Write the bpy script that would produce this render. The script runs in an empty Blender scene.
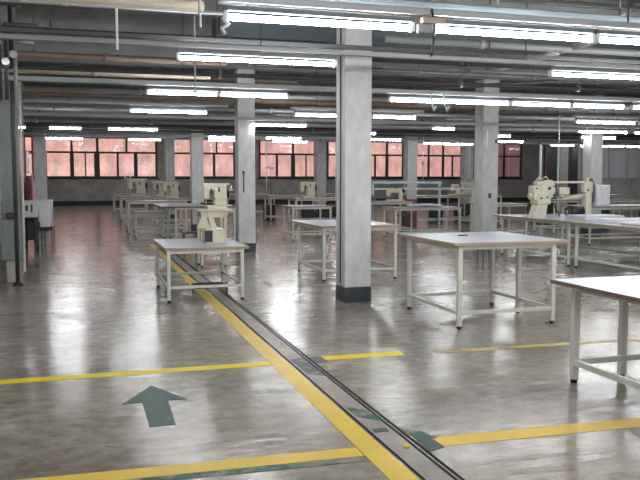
import bpy, bmesh, math, random
from mathutils import Vector, Matrix
random.seed(7)
C = bpy.context.scene.collection
S = bpy.context.scene

# ---------------------------------------------------------------- camera, sky, exposure
EYE = 1.65
PITCH = math.atan(61/780.0)
YAW = math.radians(16.99)
cd = bpy.data.cameras.new('camera'); cam = bpy.data.objects.new('camera', cd); C.objects.link(cam)
cam.location = (0, 0, EYE); cam.rotation_euler = (math.pi/2-PITCH, 0, -YAW)
cd.sensor_width = 36; cd.lens = 36*780/640.0; cd.clip_start = .05; cd.clip_end = 300
S.camera = cam
w = bpy.data.worlds.new('sky'); S.world = w; w.use_nodes = True
bg = w.node_tree.nodes['Background']; bg.inputs[0].default_value = (.86, .92, 1, 1); bg.inputs[1].default_value = 1.02
S.view_settings.view_transform = 'Standard'; S.view_settings.look = 'None'
S.view_settings.gamma = 1; S.view_settings.use_curve_mapping = False
S.view_settings.exposure = 1.02
TUBE = 40.0

# ---------------------------------------------------------------- materials
def mat(name, col, rough=.6, metal=0, noise=0, nscale=6, stretch=(1, 1, 1), bump=0, col2=None, spec=.5, emit=0, detail=6, rvar=0):
    m = bpy.data.materials.new(name); m.use_nodes = True
    nt = m.node_tree; b = nt.nodes['Principled BSDF']
    b.inputs['Base Color'].default_value = (*col, 1); b.inputs['Roughness'].default_value = rough
    b.inputs['Metallic'].default_value = metal; b.inputs['Specular IOR Level'].default_value = spec
    if emit:
        b.inputs['Emission Color'].default_value = (*col, 1); b.inputs['Emission Strength'].default_value = emit
    if noise or col2 or bump or rvar:
        tc = nt.nodes.new('ShaderNodeTexCoord'); mp = nt.nodes.new('ShaderNodeMapping')
        mp.inputs['Scale'].default_value = stretch
        nt.links.new(tc.outputs['Object'], mp.inputs[0])
        n = nt.nodes.new('ShaderNodeTexNoise'); n.inputs['Scale'].default_value = nscale; n.inputs['Detail'].default_value = detail
        n.inputs['Roughness'].default_value = .62
        nt.links.new(mp.outputs[0], n.inputs['Vector'])
        if noise or col2:
            r = nt.nodes.new('ShaderNodeValToRGB')
            c2 = col2 or tuple(c*(1-noise) for c in col)
            r.color_ramp.elements[0].position = .33; r.color_ramp.elements[1].position = .66
            r.color_ramp.elements[0].color = (*c2, 1); r.color_ramp.elements[1].color = (*col, 1)
            nt.links.new(n.outputs['Fac'], r.inputs[0]); nt.links.new(r.outputs[0], b.inputs['Base Color'])
        if bump:
            bp = nt.nodes.new('ShaderNodeBump'); bp.inputs['Strength'].default_value = bump; bp.inputs['Distance'].default_value = .02
            nt.links.new(n.outputs['Fac'], bp.inputs['Height']); nt.links.new(bp.outputs[0], b.inputs['Normal'])
        if rvar:
            mr = nt.nodes.new('ShaderNodeMapRange'); mr.inputs[1].default_value = .3; mr.inputs[2].default_value = .7
            mr.inputs[3].default_value = rough-rvar; mr.inputs[4].default_value = rough+rvar
            nt.links.new(n.outputs['Fac'], mr.inputs[0]); nt.links.new(mr.outputs[0], b.inputs['Roughness'])
    return m

def floor_mat():
    m = bpy.data.materials.new('polished_concrete'); m.use_nodes = True
    nt = m.node_tree; L = nt.links; b = nt.nodes['Principled BSDF']
    tc = nt.nodes.new('ShaderNodeTexCoord')
    def noise(scale, stretch=(1, 1, 1), detail=6, dist=0):
        mp = nt.nodes.new('ShaderNodeMapping'); mp.inputs['Scale'].default_value = stretch
        L.new(tc.outputs['Object'], mp.inputs[0])
        n = nt.nodes.new('ShaderNodeTexNoise'); n.inputs['Scale'].default_value = scale; n.inputs['Detail'].default_value = detail
        n.inputs['Roughness'].default_value = .65; n.inputs['Distortion'].default_value = dist
        L.new(mp.outputs[0], n.inputs['Vector']); return n
    def ramp(n, p0, c0, p1, c1):
        r = nt.nodes.new('ShaderNodeValToRGB'); e = r.color_ramp.elements
        e[0].position = p0; e[1].position = p1; e[0].color = (*c0, 1); e[1].color = (*c1, 1)
        L.new(n.outputs['Fac'], r.inputs[0]); return r
    def mix(a, bb, fac, mode='MIX'):
        x = nt.nodes.new('ShaderNodeMix'); x.data_type = 'RGBA'; x.blend_type = mode
        if isinstance(fac, float): x.inputs[0].default_value = fac
        else: L.new(fac, x.inputs[0])
        L.new(a, x.inputs[6]); L.new(bb, x.inputs[7]); return x.outputs[2]
    base = ramp(noise(.9, (1, 1.4, 1), 9, .6), .28, (.215, .192, .162), .70, (.445, .41, .355))
    fine = ramp(noise(7, (1, 1.3, 1), 9), .34, (.42, .39, .36), .66, (1, 1, 1))
    warm = ramp(noise(.45, (1, 1, 1), 4), .35, (1, .93, .85), .65, (.92, .97, 1.0))
    c = mix(base.outputs[0], fine.outputs[0], .75, 'MULTIPLY')
    c = mix(c, warm.outputs[0], 1.0, 'MULTIPLY')
    # slab joints every 3.3 m, darker hairline
    spots = ramp(noise(3.2, (1, 1, 1), 3), .66, (0, 0, 0), .72, (1, 1, 1))
    dk = nt.nodes.new('ShaderNodeRGB'); dk.outputs[0].default_value = (.10, .09, .08, 1)
    x = nt.nodes.new('ShaderNodeMath'); x.operation = 'MULTIPLY'; x.inputs[1].default_value = .45
    L.new(spots.outputs[0], x.inputs[0])
    c = mix(c, dk.outputs[0], x.outputs[0])
    L.new(c, b.inputs['Base Color'])
    rn = noise(1.6, (1, 1, 1), 7)
    mr = nt.nodes.new('ShaderNodeMapRange'); mr.inputs[1].default_value = .3; mr.inputs[2].default_value = .7
    mr.inputs[3].default_value = .09; mr.inputs[4].default_value = .26
    L.new(rn.outputs['Fac'], mr.inputs[0]); L.new(mr.outputs[0], b.inputs['Roughness'])
    b.inputs['Specular IOR Level'].default_value = .18
    wv = noise(1.5, (.8, 3.2, 1), 3)
    bp = nt.nodes.new('ShaderNodeBump'); bp.inputs['Strength'].default_value = .32; bp.inputs['Distance'].default_value = .02
    L.new(wv.outputs['Fac'], bp.inputs['Height'])
    bp2 = nt.nodes.new('ShaderNodeBump'); bp2.inputs['Strength'].default_value = .12; bp2.inputs['Distance'].default_value = .004
    L.new(noise(14).outputs['Fac'], bp2.inputs['Height']); L.new(bp.outputs[0], bp2.inputs['Normal'])
    L.new(bp2.outputs[0], b.inputs['Normal'])
    return m

def paint_mat(name, col, wear=.5, scale=7, under=(.24, .215, .19)):
    """floor paint, worn through to the concrete in patches"""
    m = mat(name, col, .35, noise=.12, nscale=3, spec=.06)
    nt = m.node_tree; b = nt.nodes['Principled BSDF']
    src = b.inputs['Base Color'].links[0].from_socket
    tc = nt.nodes.new('ShaderNodeTexCoord'); n = nt.nodes.new('ShaderNodeTexNoise')
    n.inputs['Scale'].default_value = scale; n.inputs['Detail'].default_value = 9; n.inputs['Roughness'].default_value = .7
    nt.links.new(tc.outputs['Object'], n.inputs['Vector'])
    r = nt.nodes.new('ShaderNodeValToRGB'); r.color_ramp.elements[0].position = wear-.06; r.color_ramp.elements[1].position = wear+.08
    nt.links.new(n.outputs['Fac'], r.inputs[0])
    x = nt.nodes.new('ShaderNodeMix'); x.data_type = 'RGBA'
    x.inputs[7].default_value = (*under, 1)
    nt.links.new(r.outputs[0], x.inputs[0]); nt.links.new(src, x.inputs[6]); nt.links.new(x.outputs[2], b.inputs['Base Color'])
    return m

M = dict(
    floor=floor_mat(),
    column=mat('column_concrete', (.64, .64, .625), .7, noise=.24, nscale=5, bump=.25, stretch=(1, 1, .5)),
    pillar=mat('greenish_grey_paint', (.23, .25, .245), .55, noise=.35, nscale=4, stretch=(1, 1, .3)),
    plinth=mat('plinth_paint', (.045, .055, .065), .45, noise=.35, nscale=9),
    redpaint=mat('red_base_paint', (.24, .07, .07), .5, noise=.3),
    ceil=mat('ceiling_concrete', (.40, .37, .32), .85, noise=.3, nscale=1.2, bump=.3),
    beam=mat('beam_concrete', (.27, .27, .265), .8, noise=.3, nscale=1.6, bump=.3),
    wall=mat('wall_concrete', (.50, .48, .45), .8, noise=.35, nscale=1.3, bump=.3),
    shutter=mat('grey_panel', (.60, .60, .62), .6, noise=.2, nscale=2, stretch=(1, 1, .2)),
    skirt=mat('dark_skirting', (.03, .025, .03), .6),
    frame=mat('window_frame', (.045, .022, .022), .5),
    outside=mat('outside_brick', (.86, .42, .335), .9, col2=(.42, .235, .195), nscale=1.0, stretch=(1.5, 1, .8), detail=7),
    outdark=mat('outside_shaded_wall', (.20, .09, .09), .9, noise=.5, nscale=.8, stretch=(2, 1, .3)),  # outside wall in shade, the shade put into its dark colour
    steel=mat('painted_steel', (.70, .685, .60), .4, noise=.14, nscale=14),
    tealsteel=mat('pale_blue_steel', (.50, .64, .68), .4, noise=.12, nscale=12),
    darksteel=mat('dark_steel', (.075, .085, .09), .5, noise=.3, nscale=10),
    lam=mat('white_laminate', (.40, .43, .49), .34, noise=.12, nscale=5, spec=.6),
    edge=mat('plywood_edge', (.50, .34, .22), .6, noise=.35, nscale=20, stretch=(1, 1, 8)),
    edgered=mat('reddish_edge', (.20, .12, .095), .6, noise=.35, nscale=14),
    rubber=mat('black_rubber', (.010, .010, .012), .7, spec=.1),
    cream=mat('cream_enamel', (.72, .665, .51), .35, noise=.14, nscale=9),
    black=mat('black_enamel', (.02, .02, .022), .35),
    chrome=mat('bare_metal', (.6, .6, .6), .3, metal=.9),
    beige=mat('beige_pipe', (.50, .42, .33), .5, noise=.25, nscale=4, stretch=(.4, 3, 3)),
    brown=mat('brown_pipe', (.25, .17, .13), .5, noise=.35, nscale=4, stretch=(.4, 3, 3)),
    grey=mat('grey_pipe', (.34, .34, .33), .45, noise=.25, nscale=4, stretch=(.4, 3, 3)),
    light=mat('galvanised_channel', (.36, .37, .38), .42, metal=.3, noise=.2, nscale=5, stretch=(.3, 3, 3)),
    blue=mat('blue_grey_duct', (.12, .145, .16), .5, noise=.25, nscale=3, stretch=(.4, 3, 3)),
    darkpipe=mat('dark_pipe', (.06, .06, .062), .5, noise=.3, nscale=5),
    white=mat('white_plastic', (.78, .78, .78), .4),
    fabricpink=mat('pink_fabric', (.78, .40, .42), .9, noise=.35, nscale=9),
    fabricred=mat('dark_red_fabric', (.30, .03, .06), .9, noise=.4, nscale=9),
    fabricwhite=mat('white_fabric', (.86, .86, .90), .9, noise=.18, nscale=7),
    fabricgrey=mat('grey_fabric', (.16, .16, .17), .9, noise=.3, nscale=7),
    maroon=mat('maroon_plastic', (.16, .045, .06), .5),
    tube=mat('lit_tube', (.96, .98, 1.0), .4, emit=TUBE),
    yellow=paint_mat('yellow_floor_paint', (.74, .52, .085), .66, 6, (.40, .32, .18)),
    yellowbright=paint_mat('bright_yellow_paint', (.78, .60, .02), .66, 5, (.40, .32, .18)),
    yellowfaded=paint_mat('faded_yellow_paint', (.60, .46, .18), .52, 4, (.27, .235, .19)),
    green=paint_mat('green_floor_paint', (.014, .062, .048), .62, 8, (.10, .12, .10)),
    greenworn=paint_mat('worn_green_paint', (.02, .10, .07), .50, 5),
    darkpatch=paint_mat('dark_repair_patch', (.06, .068, .085), .60, 6),
    grout=mat('groove_mortar', (.31, .275, .235), .4, noise=.5, nscale=6, stretch=(1, .4, 1)),
)
gl = mat('window_glass', (1, 1, 1), .03); gb = gl.node_tree.nodes['Principled BSDF']
nt = gl.node_tree; tr = nt.nodes.new('ShaderNodeBsdfTransparent'); gs = nt.nodes.new('ShaderNodeBsdfGlossy'); mx = nt.nodes.new('ShaderNodeMixShader')
tr.inputs[0].default_value = (.93, .93, .93, 1); gs.inputs['Roughness'].default_value = .08; mx.inputs[0].default_value = .015
nt.links.new(tr.outputs[0], mx.inputs[1]); nt.links.new(gs.outputs[0], mx.inputs[2]); nt.links.new(mx.outputs[0], nt.nodes['Material Output'].inputs[0])
M['glass'] = gl

# ---------------------------------------------------------------- helpers
class MB:
    def __init__(s): s.bm = bmesh.new(); s.mats = []
    def mi(s, m):
        if m not in s.mats: s.mats.append(m)
        return s.mats.index(m)
    def box(s, a, b, m='steel', bev=0, rot=None, seg=2):
        a = Vector(a); b = Vector(b); c = (a+b)/2; d = b-a
        r = bmesh.ops.create_cube(s.bm, size=1)
        vs = r['verts']
        for v in vs: v.co = Vector((v.co.x*d.x, v.co.y*d.y, v.co.z*d.z))
        fs = set(f for v in vs for f in v.link_faces)
        if bev:
            es = list(set(e for v in vs for e in v.link_edges))
            o = bmesh.ops.bevel(s.bm, geom=es, offset=bev, segments=seg, affect='EDGES', profile=.5)
            fs = set(o['faces']) | set(f for f in fs if f.is_valid)
            vs = list(set(v for f in fs for v in f.verts))
            fs = set(f for v in vs for f in v.link_faces)
        if rot is not None:
            for v in vs: v.co = rot @ v.co
        for v in vs: v.co += c
        k = s.mi(m)
        for f in fs: f.material_index = k
        return s
    def cyl(s, p, q, r, m='steel', seg=12, r2=None):
        p = Vector(p); q = Vector(q); d = q-p; L = d.length
        mt = Matrix.Translation((p+q)/2) @ d.to_track_quat('Z', 'Y').to_matrix().to_4x4()
        o = bmesh.ops.create_cone(s.bm, cap_ends=True, segments=seg, radius1=r, radius2=r if r2 is None else r2, depth=L, matrix=mt)
        k = s.mi(m)
        for f in set(f for v in o['verts'] for f in v.link_faces):
            f.material_index = k
            if len(f.verts) == 4: f.smooth = True
        return s
    def path(s, pts, r, m='steel', seg=8):
        for i in range(len(pts)-1): s.cyl(pts[i], pts[i+1], r, m, seg)
        for p in pts[1:-1]: s.ball(p, r, m)
        return s
    def ball(s, c, r, m='steel', sc=(1, 1, 1)):
        o = bmesh.ops.create_uvsphere(s.bm, u_segments=12, v_segments=8, radius=r)
        k = s.mi(m)
        for v in o['verts']: v.co = Vector((v.co.x*sc[0], v.co.y*sc[1], v.co.z*sc[2]))+Vector(c)
        for f in set(f for v in o['verts'] for f in v.link_faces): f.material_index = k; f.smooth = True
        return s
    def prism(s, poly, z0, z1, m='steel', plane='XY'):
        def P(u, v, t):
            return {'XY': (u, v, t), 'XZ': (u, t, v), 'YZ': (t, u, v)}[plane]
        a = [s.bm.verts.new(P(u, v, z0)) for u, v in poly]; b = [s.bm.verts.new(P(u, v, z1)) for u, v in poly]
        k = s.mi(m); n = len(poly); fs = [s.bm.faces.new(a), s.bm.faces.new(b)]
        for i in range(n): fs.append(s.bm.faces.new((a[i], a[(i+1) % n], b[(i+1) % n], b[i])))
        for f in fs: f.material_index = k
        return s
    def build(s, name, parent=None, loc=None):
        bmesh.ops.recalc_face_normals(s.bm, faces=s.bm.faces)
        me = bpy.data.meshes.new(name); s.bm.to_mesh(me); s.bm.free()
        for m in s.mats: me.materials.append(M[m])
        o = bpy.data.objects.new(name, me); C.objects.link(o)
        if parent: o.parent = parent
        if loc: o.location = loc
        return o
def tag(o, label, cat, group=None, kind=None):
    if label: o['label'] = label
    if cat: o['category'] = cat
    if group: o['group'] = group
    if kind: o['kind'] = kind
    return o
def empty(name, loc, label, cat, group=None, rz=0):
    o = bpy.data.objects.new(name, None); C.objects.link(o); o.location = loc; o.rotation_euler = (0, 0, rz)
    o.empty_display_size = .1
    return tag(o, label, cat, group)
def struct(name, mb, parent=None):
    o = mb.build(name, parent)
    if parent is None: o['kind'] = 'structure'
    return o
def dup(o, loc, rz=None, label=None, group=None, parent=None):
    c = o.copy(); C.objects.link(c)
    if parent is not None: c.parent = parent
    if loc is not None: c.location = loc
    if rz is not None: c.rotation_euler = (0, 0, rz)
    if label: c['label'] = label
    if group: c['group'] = group
    for ch in list(o.children): dup(ch, None, parent=c)
    return c

# ---------------------------------------------------------------- the shell
XL, XR, YB, YF, ZC = -5.0, 46.0, -6.0, 52.0, 4.75
struct('floor', MB().box((XL, YB, -.2), (XR, YF, 0), 'floor'))
struct('ceiling', MB().box((XL-.3, YB-.3, ZC), (XR+.3, YF+.3, ZC+.25), 'ceil'))
struct('wall_left', MB().box((XL-.3, YB-.3, 0), (XL, YF+.3, ZC), 'wall'))
struct('wall_right', MB().box((XR, YB-.3, 0), (XR+.3, YF+.3, ZC), 'wall'))
wb = MB().box((XL, YB-.3, 0), (XR, YB, 1.0), 'wall').box((XL, YB-.3, 4.2), (XR, YB, ZC), 'wall')  # unseen wall, openings added to let daylight in from behind
for x in [XL]+[-2.4+4.8*i for i in range(10)]+[XR-.4]: wb.box((x, YB-.3, 1.0), (x+.4, YB, 4.2), 'wall')
struct('wall_back', wb)
SILL, HEAD = 1.70, 4.36
wins = [(-3.9, 4.8), (5.75, 9.95), (11.55, 15.6), (16.4, 22.2), (22.7, 26.85), (29.0, 31.8), (33.7, 36.6)]
wf = MB()
wf.box((XL, YF, 0), (XR, YF+.3, SILL), 'wall').box((XL, YF, HEAD), (XR, YF+.3, ZC), 'wall')
xs = [XL]+[v for ab in wins for v in ab]+[XR]
for i in range(0, len(xs), 2): wf.box((xs[i], YF, SILL), (xs[i+1], YF+.3, HEAD), 'wall')
struct('wall_front', wf)
struct('baseboard_front', MB().box((XL, YF-.06, 0), (XR, YF, .26), 'skirt'))
tr_y = HEAD-1.02
up = {0: [(-2.1, .08), (-.52, .09), (1.04, .10), (2.85, .08)], 1: [(8.7, .06)], 2: [(13.97, .08)], 3: [(18.2, .08), (20.9, .08)], 4: [(24.15, .07), (25.3, .08)], 5: [(30.3, .08)], 6: [(35.1, .1)]}
low = {0: [(-2.1, .08), (-.52, .12), (.3, .04), (1.0, .17), (2.29, .07), (3.42, .12)], 1: [(7.2, .05), (8.52, .08)], 2: [(12.83, .07), (13.97, .14), (14.9, .04)],
       3: [(17.3, .06), (18.2, .1), (20.0, .06), (20.9, .1)], 4: [(24.15, .07), (25.3, .08), (26.05, .05)], 5: [(30.3, .08)], 6: [(35.1, .1)]}
for i, (a, b) in enumerate(wins):
    n = i+1
    f = MB(); t = .13
    f.box((a, YF+.02, SILL), (b, YF+.14, SILL+t), 'frame').box((a, YF+.02, HEAD-t), (b, YF+.14, HEAD), 'frame')
    f.box((a, YF+.02, SILL+t), (a+t, YF+.14, HEAD-t), 'frame').box((b-t, YF+.02, SILL+t), (b, YF+.14, HEAD-t), 'frame')
    root = struct('window_%d' % n, f)
    m = MB().box((a+t, YF+.03, tr_y-.06), (b-t, YF+.13, tr_y+.06), 'frame')
    for x, ww in low[i]: m.box((x-ww, YF+.03, SILL+t), (x+ww, YF+.13, tr_y-.06), 'frame')
    for x, ww in up[i]: m.box((x-ww*.8, YF+.03, tr_y+.06), (x+ww*.8, YF+.13, HEAD-t), 'frame')
    m.build('mullions', root)
    MB().box((a+t, YF+.075, SILL+t), (b-t, YF+.085, HEAD-t), 'glass').build('glass_pane', root)
    MB().box((a-.1, YF-.12, SILL-.06), (b+.1, YF+.02, SILL), 'frame').build('window_sill', root)
# neighbouring buildings outside
o = MB().box((-14, YF+7, -3), (31.2, YF+7.4, 11), 'outside').build('neighbour_building')
tag(o, 'salmon pink building wall seen through the far windows', 'building')
o = MB().box((31.3, YF+5, -3), (58, YF+5.4, 11), 'outdark').build('neighbour_building')
tag(o, 'building wall with its shade painted dusky plum, seen through the narrow windows at right', 'building')

# beams
for y in (-2.1, 2.3, 6.0, 9.75, 12.45, 14.75, 17.25, 21.1, 25.0, 28.9, 32.7, 36.6, 40.4, 44.3, 48):
    main = min(abs(y-k) for k in (9.75, 17.25, 25, 32.7, 40.4, 2.3)) < .1
    b = MB().box((XL, y, 4.08 if main else 4.25), (XR, y+(.36 if main else .25), ZC), 'beam')
    struct('ceiling_beam', b)
for x in (9.5, 15.6, -2.2):
    b = MB()
    ys = [-6, -2.1, 2.3, 6.0, 9.75, 12.45, 14.75, 17.25, 21.1, 25.0, 28.9, 32.7, 36.6, 40.4, 44.3, 48, 52]
    b.box((x, -6, 4.3), (x+.3, 52, ZC), 'beam')
    struct('ceiling_girder', b)

# columns
def column(x, y, label, base='plinth', ph=.2, wd=.375, top=4.08):
    e = empty('concrete_column', (x+wd/2, y+wd/2, 0), label, 'column')
    h = wd/2
    MB().box((-h, -h, ph), (h, h, top-.001), 'column', bev=.012).build('shaft', e)
    MB().box((-h-.004, -h-.004, 0), (h+.004, h+.004, ph), base, bev=.006).build('painted_base', e)
    return e
c1 = column(3.335, 9.79, 'nearest square concrete column, with dark painted base, centre of the hall')
column(3.36, 17.25, 'square concrete column behind the sewing table, left of the nearest column', wd=.39)
column(9.45, 17.25, 'square concrete column rising behind the large white work table', wd=.43)
column(3.38, 25.0, 'concrete column between the second and first window bays, left of centre')
column(3.34, 32.7, 'shaded column just right of the long left window')
column(-1.53, 28.0, 'greenish grey column by the white crates near left edge', wd=.42)
column(9.85, 32.7, 'thin distant column seen just left of the nearest column', wd=.42)
column(10.8, 25.0, 'column with a red painted base among the sewing tables', 'redpaint', .95)
column(19.75, 38.0, 'distant column at the right end of the pink windows', wd=.5)
column(14.2, 19.5, 'light column behind the long-arm sewing machine', wd=.40)
# conduit and fittings on columns
o = MB().cyl((3.326, 9.95, .25), (3.326, 9.95, 4.0), .008, 'darkpipe').build('column_conduit'); tag(o, 'thin dark conduit running up the shaded side of the nearest column', 'conduit')
o = MB().box((9.50, 17.19, 2.42), (9.56, 17.25, 2.85), 'white', bev=.01).build('switch_box'); tag(o, 'narrow white switch strip high on the column behind the large white table', 'switch box')
o = MB().box((9.78, 17.2, 2.53), (9.85, 17.25, 2.62), 'darksteel', bev=.01).build('socket'); tag(o, 'small dark socket on the column behind the large white table', 'socket')
o = MB().box((9.62, 17.2, 1.18), (9.68, 17.25, 1.30), 'darksteel', bev=.01).build('socket'); tag(o, 'low dark socket on same column, at table height', 'socket')
e = MB().cyl((3.48, 17.235, 1.35), (3.48, 17.235, 1.78), .012, 'darkpipe').ball((3.48, 17.235, 1.8), .03, 'darksteel').build('wall_hook')
tag(e, 'small dark hook rod on the column behind the sewing table', 'hook')

# grey partition at the right, with pilasters and a ledge
p = MB(); PX0, PX1, PY = 23.2, 34.0, 33.0
p.box((PX0, PY, 0), (PX1, PY+.2, 1.62), 'wall').box((PX0, PY-.1, 1.62), (PX1, PY+.2, 1.70), 'wall')
p.box((PX0, PY+.1, 1.70), (PX1, PY+.2, ZC), 'shutter')
for x, wd, d in ((PX0, .55, .1), (24.0, .5, .05), (24.7, .12, .1), (25.1, .3, .12), (26.15, .65, .14), (28.0, .4, .1), (30, .5, .1), (32, .5, .1)):
    p.box((x, PY+.1-d, 1.70), (x+wd, PY+.1, ZC-.001), 'shutter')
struct('wall_partition', p)

# ---------------------------------------------------------------- floor markings and track
def mark(pts, m, name, label, cat='floor marking', z=.0025):
    o = MB().prism(pts, 0.0005, z, m).build(name); return tag(o, label, cat)
def strip(x0, y0, x1, y1, wd, m, name, label, z=.0025):
    d = Vector((x1-x0, y1-y0)).normalized(); n = Vector((-d.y, d.x))*wd/2
    return mark([(x0+n.x, y0+n.y), (x1+n.x, y1+n.y), (x1-n.x, y1-n.y), (x0-n.x, y0-n.y)], m, name, label, z=z)
strip(1.665, 1.5, 1.665, 12.6, .155, 'yellow', 'yellow_floor_line', 'wide yellow line running away along the track', z=.003)
strip(1.665, 12.6, 1.665, 20, .12, 'yellow', 'yellow_floor_line', 'thinner far end of the yellow line, under the sewing tables', z=.003)
strip(-4.9, 6.74, 1.58, 6.72, .145, 'yellowbright', 'yellow_floor_line', 'yellow cross line beyond the green arrow')
strip(2.10, 6.77, 2.88, 6.75, .16, 'yellowbright', 'yellow_floor_line', 'short bright yellow cross line just right of the track')
strip(3.2, 6.70, 9.0, 6.55, .11, 'yellowfaded', 'yellow_floor_line', 'faded yellow line passing under the nearest table')
strip(-.5, 4.40, 1.58, 4.345, .15, 'yellow', 'yellow_floor_line', 'yellow cross line in front of the green arrow')
strip(2.10, 4.37, 6.0, 4.27, .17, 'yellow', 'yellow_floor_line', 'yellow cross line at bottom right, in front of the nearest table')
strip(-.2, 4.28, 1.58, 4.22, .075, 'greenworn', 'green_floor_line', 'worn green line along the near edge of the front yellow cross line')
mark([(.50, 6.27), (.25, 5.79), (.395, 5.80), (.40, 5.20), (.575, 5.20), (.585, 5.80), (.72, 5.79)], 'green', 'green_floor_arrow', 'dark green arrow on the floor pointing away', 'floor arrow')
# steel track set in the floor
e = empty('floor_track', (1.86, 10, 0), 'narrow pair of dark steel rails set in the floor beside the yellow line', 'floor track')
MB().box((-.09, -8.5, 0), (.07, 10, .0018), 'grout').build('mortar_strip', e)
MB().box((-.102, -8.5, 0), (-.084, 10, .003), 'rubber').build('rail', e)
MB().box((.066, -8.5, 0), (.086, 10, .003), 'rubber').build('rail', e)
MB().box((.102, -8.5, 0), (.122, 10, .003), 'rubber').build('rail', e)
mark([(1.79, 5.28), (1.93, 5.10), (1.93, 4.86), (1.80, 5.0)], 'greenworn', 'green_patch', 'green paint patch inside the track strip', z=.0035)
mark([(1.99, 4.66), (2.09, 4.62), (2.14, 4.43), (2.0, 4.45)], 'greenworn', 'green_patch', 'green paint patch right of the track, by the near yellow line', z=.003)
mark([(1.99, 4.44), (2.10, 4.46), (2.11, 4.27), (1.99, 4.22)], 'darkpatch', 'dark_patch', 'dark blue patch at the end of the near yellow cross line', z=.003)
mark([(1.98, 6.85), (2.10, 6.86), (2.10, 6.62), (1.98, 6.62)], 'darkpatch', 'dark_patch', 'dark patch right of the track at the far yellow cross line', z=.003)
mark([(1.79, 6.80), (1.92, 6.85), (1.93, 6.15), (1.80, 6.25)], 'darkpatch', 'dark_patch', 'dark patch inside the track at the far yellow cross line', z=.0035)
mark([(1.80, 4.72), (1.90, 4.72), (1.89, 4.64), (1.79, 4.65)], 'darkpatch', 'dark_patch', 'small dark dash inside the near end of the track', z=.0035)
o = MB().cyl((1.88, 4.33, .002), (1.88, 4.33, .018), .022, 'yellowbright', r2=.012).build('yellow_stud'); tag(o, 'tiny yellow knob on the floor beside the track', 'stud')

# ---------------------------------------------------------------- fluorescent lights
def fixture(L, x, y, z, label, group, simple=False, rods=True, twin=True):
    e = empty('fluorescent_light', (x, y, z), label, 'light', group)
    MB().box((0, -.022, .045), (L, .022, .085), 'blue', bev=.006 if not simple else 0).build('housing', e)
    MB().cyl((.032, 0, 0), (L-.032, 0, 0), .024 if y < 7 else .019, 'tube', 12).build('tube', e)
    for xx in (0, L-.03):
        MB().box((xx, -.03, -.03), (xx+.03, .03, .045), 'white', bev=.004 if not simple else 0).build('end_cap', e)
    if rods:
        for xx in (.18, L-.18): MB().cyl((xx, 0, .085), (xx, 0, .098), .006, 'darksteel', 6).build('hanger_rod', e)
    return e
rows = [
    (5.85, 2.85, [(-3.2, 1.53), (1.04, 1.53), (2.72, 1.53), (4.27, 1.53), (6.9, 1.53)], 'nearest row'),
    (7.98, 2.86, [(-3.8, 1.7), (.94, 1.68), (5.22, 1.55), (6.8, 1.55), (9.3, 1.5)], 'second row'),
    (11.3, 2.86, [(-3.4, 1.5), (.90, 1.02), (1.93, 1.03), (4.55, 2.10), (6.68, 1.12), (7.82, 1.04), (9.0, 1.5)], 'third row'),
    (14.3, 2.85, [(.85, 1.38), (3.86, 1.35), (5.42, .93), (10.0, 1.5), (11.6, 1.5)], 'fourth row'),
    (17.2, 2.85, [(3.62, 1.32), (8.05, .6), (12.1, 1.5), (13.8, 1.5)], 'fifth row'),
    (19.6, 2.85, [(-2.0, .8), (-.70, .75), (.64, 1.2), (6.45, 1.1), (10.9, .7), (13.9, 1.2)], 'sixth row'),
    (22.5, 2.85, [(3.5, 1.2), (5.2, 1.1), (8.3, 1.2), (12.6, 1.2)], 'seventh row'),
    (24.6, 2.85, [(-1.0, 1.1), (1.4, 1.0), (5.9, 1.2), (11.9, 1.2), (17.4, 1.2), (19.4, 1.2), (22.0, 1.2)], 'eighth row'),  # rightmost fixtures added to brighten the grey partition
    (34.6, 4.15, [(-1.0, 1.2), (2.2, 1.2), (7.0, 1.2), (10.9, 1.2), (14.6, 1.2), (18.0, 1.2), (22.0, 1.2), (26.0, 1.2)], 'tenth row'),
    (38.4, 4.15, [(.2, 1.2), (4.6, 1.2), (8.4, 1.2), (12.4, 1.2), (16.5, 1.2), (21.0, 1.2)], 'eleventh row'),
    (42.3, 4.15, [(2.0, 1.2), (6.6, 1.2), (11.3, 1.2), (19.5, 1.2), (25.0, 1.2)], 'twelfth row'),
    (46.2, 4.15, [(-1.0, 1.2), (3.5, 1.2), (9.0, 1.2), (14.4, 1.2), (23.5, 1.2), (29.0, 1.2), (34.0, 1.2)], 'farthest row'),
    (29.5, 3.1, [(-1.2, 1.1), (4.6, 1.2), (7.1, 1.2), (13.4, 1.2), (19.4, 1.2), (22.0, 1.2), (24.6, 1.2)], 'ninth row'),  # right-hand end of this row added to brighten the far right wall
]
ordn = ['leftmost', 'second', 'third', 'fourth', 'fifth', 'sixth', 'seventh', 'eighth', 'ninth'] or ['leftmost', 'second', 'third', 'fourth', 'fifth', 'sixth', 'seventh']
for y, z, fx, nm in rows:
    vis = [f for f in fx]
    # number the ones in view
    k = 0; out = 0
    for x, L in fx:
        px = 81+853*x/(y+.305*x); px1 = 81+853*(x+L)/(y+.305*(x+L))
        if px1 < 0 or px > 640:
            if px1 < 0: lab = 'tube light off the left end of the %s' % nm
            else:
                lab = '%s hanging past the right edge of the picture in the %s' % ('nearer tube light' if out < 1 else 'outermost tube light', nm); out += 1
        else:
            lab = '%s lit tube light in the %s of lights from the front' % (ordn[k], nm); k += 1
        f = fixture(L, x, y, z, lab, 'ceiling tube lights', simple=y > 12, rods=y < 12)
        if z > 4: MB().cyl((L/2, 0, .085), (L/2, 0, ZC-z), .01, 'darksteel', 6).build('hanger_rod', f)
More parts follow.
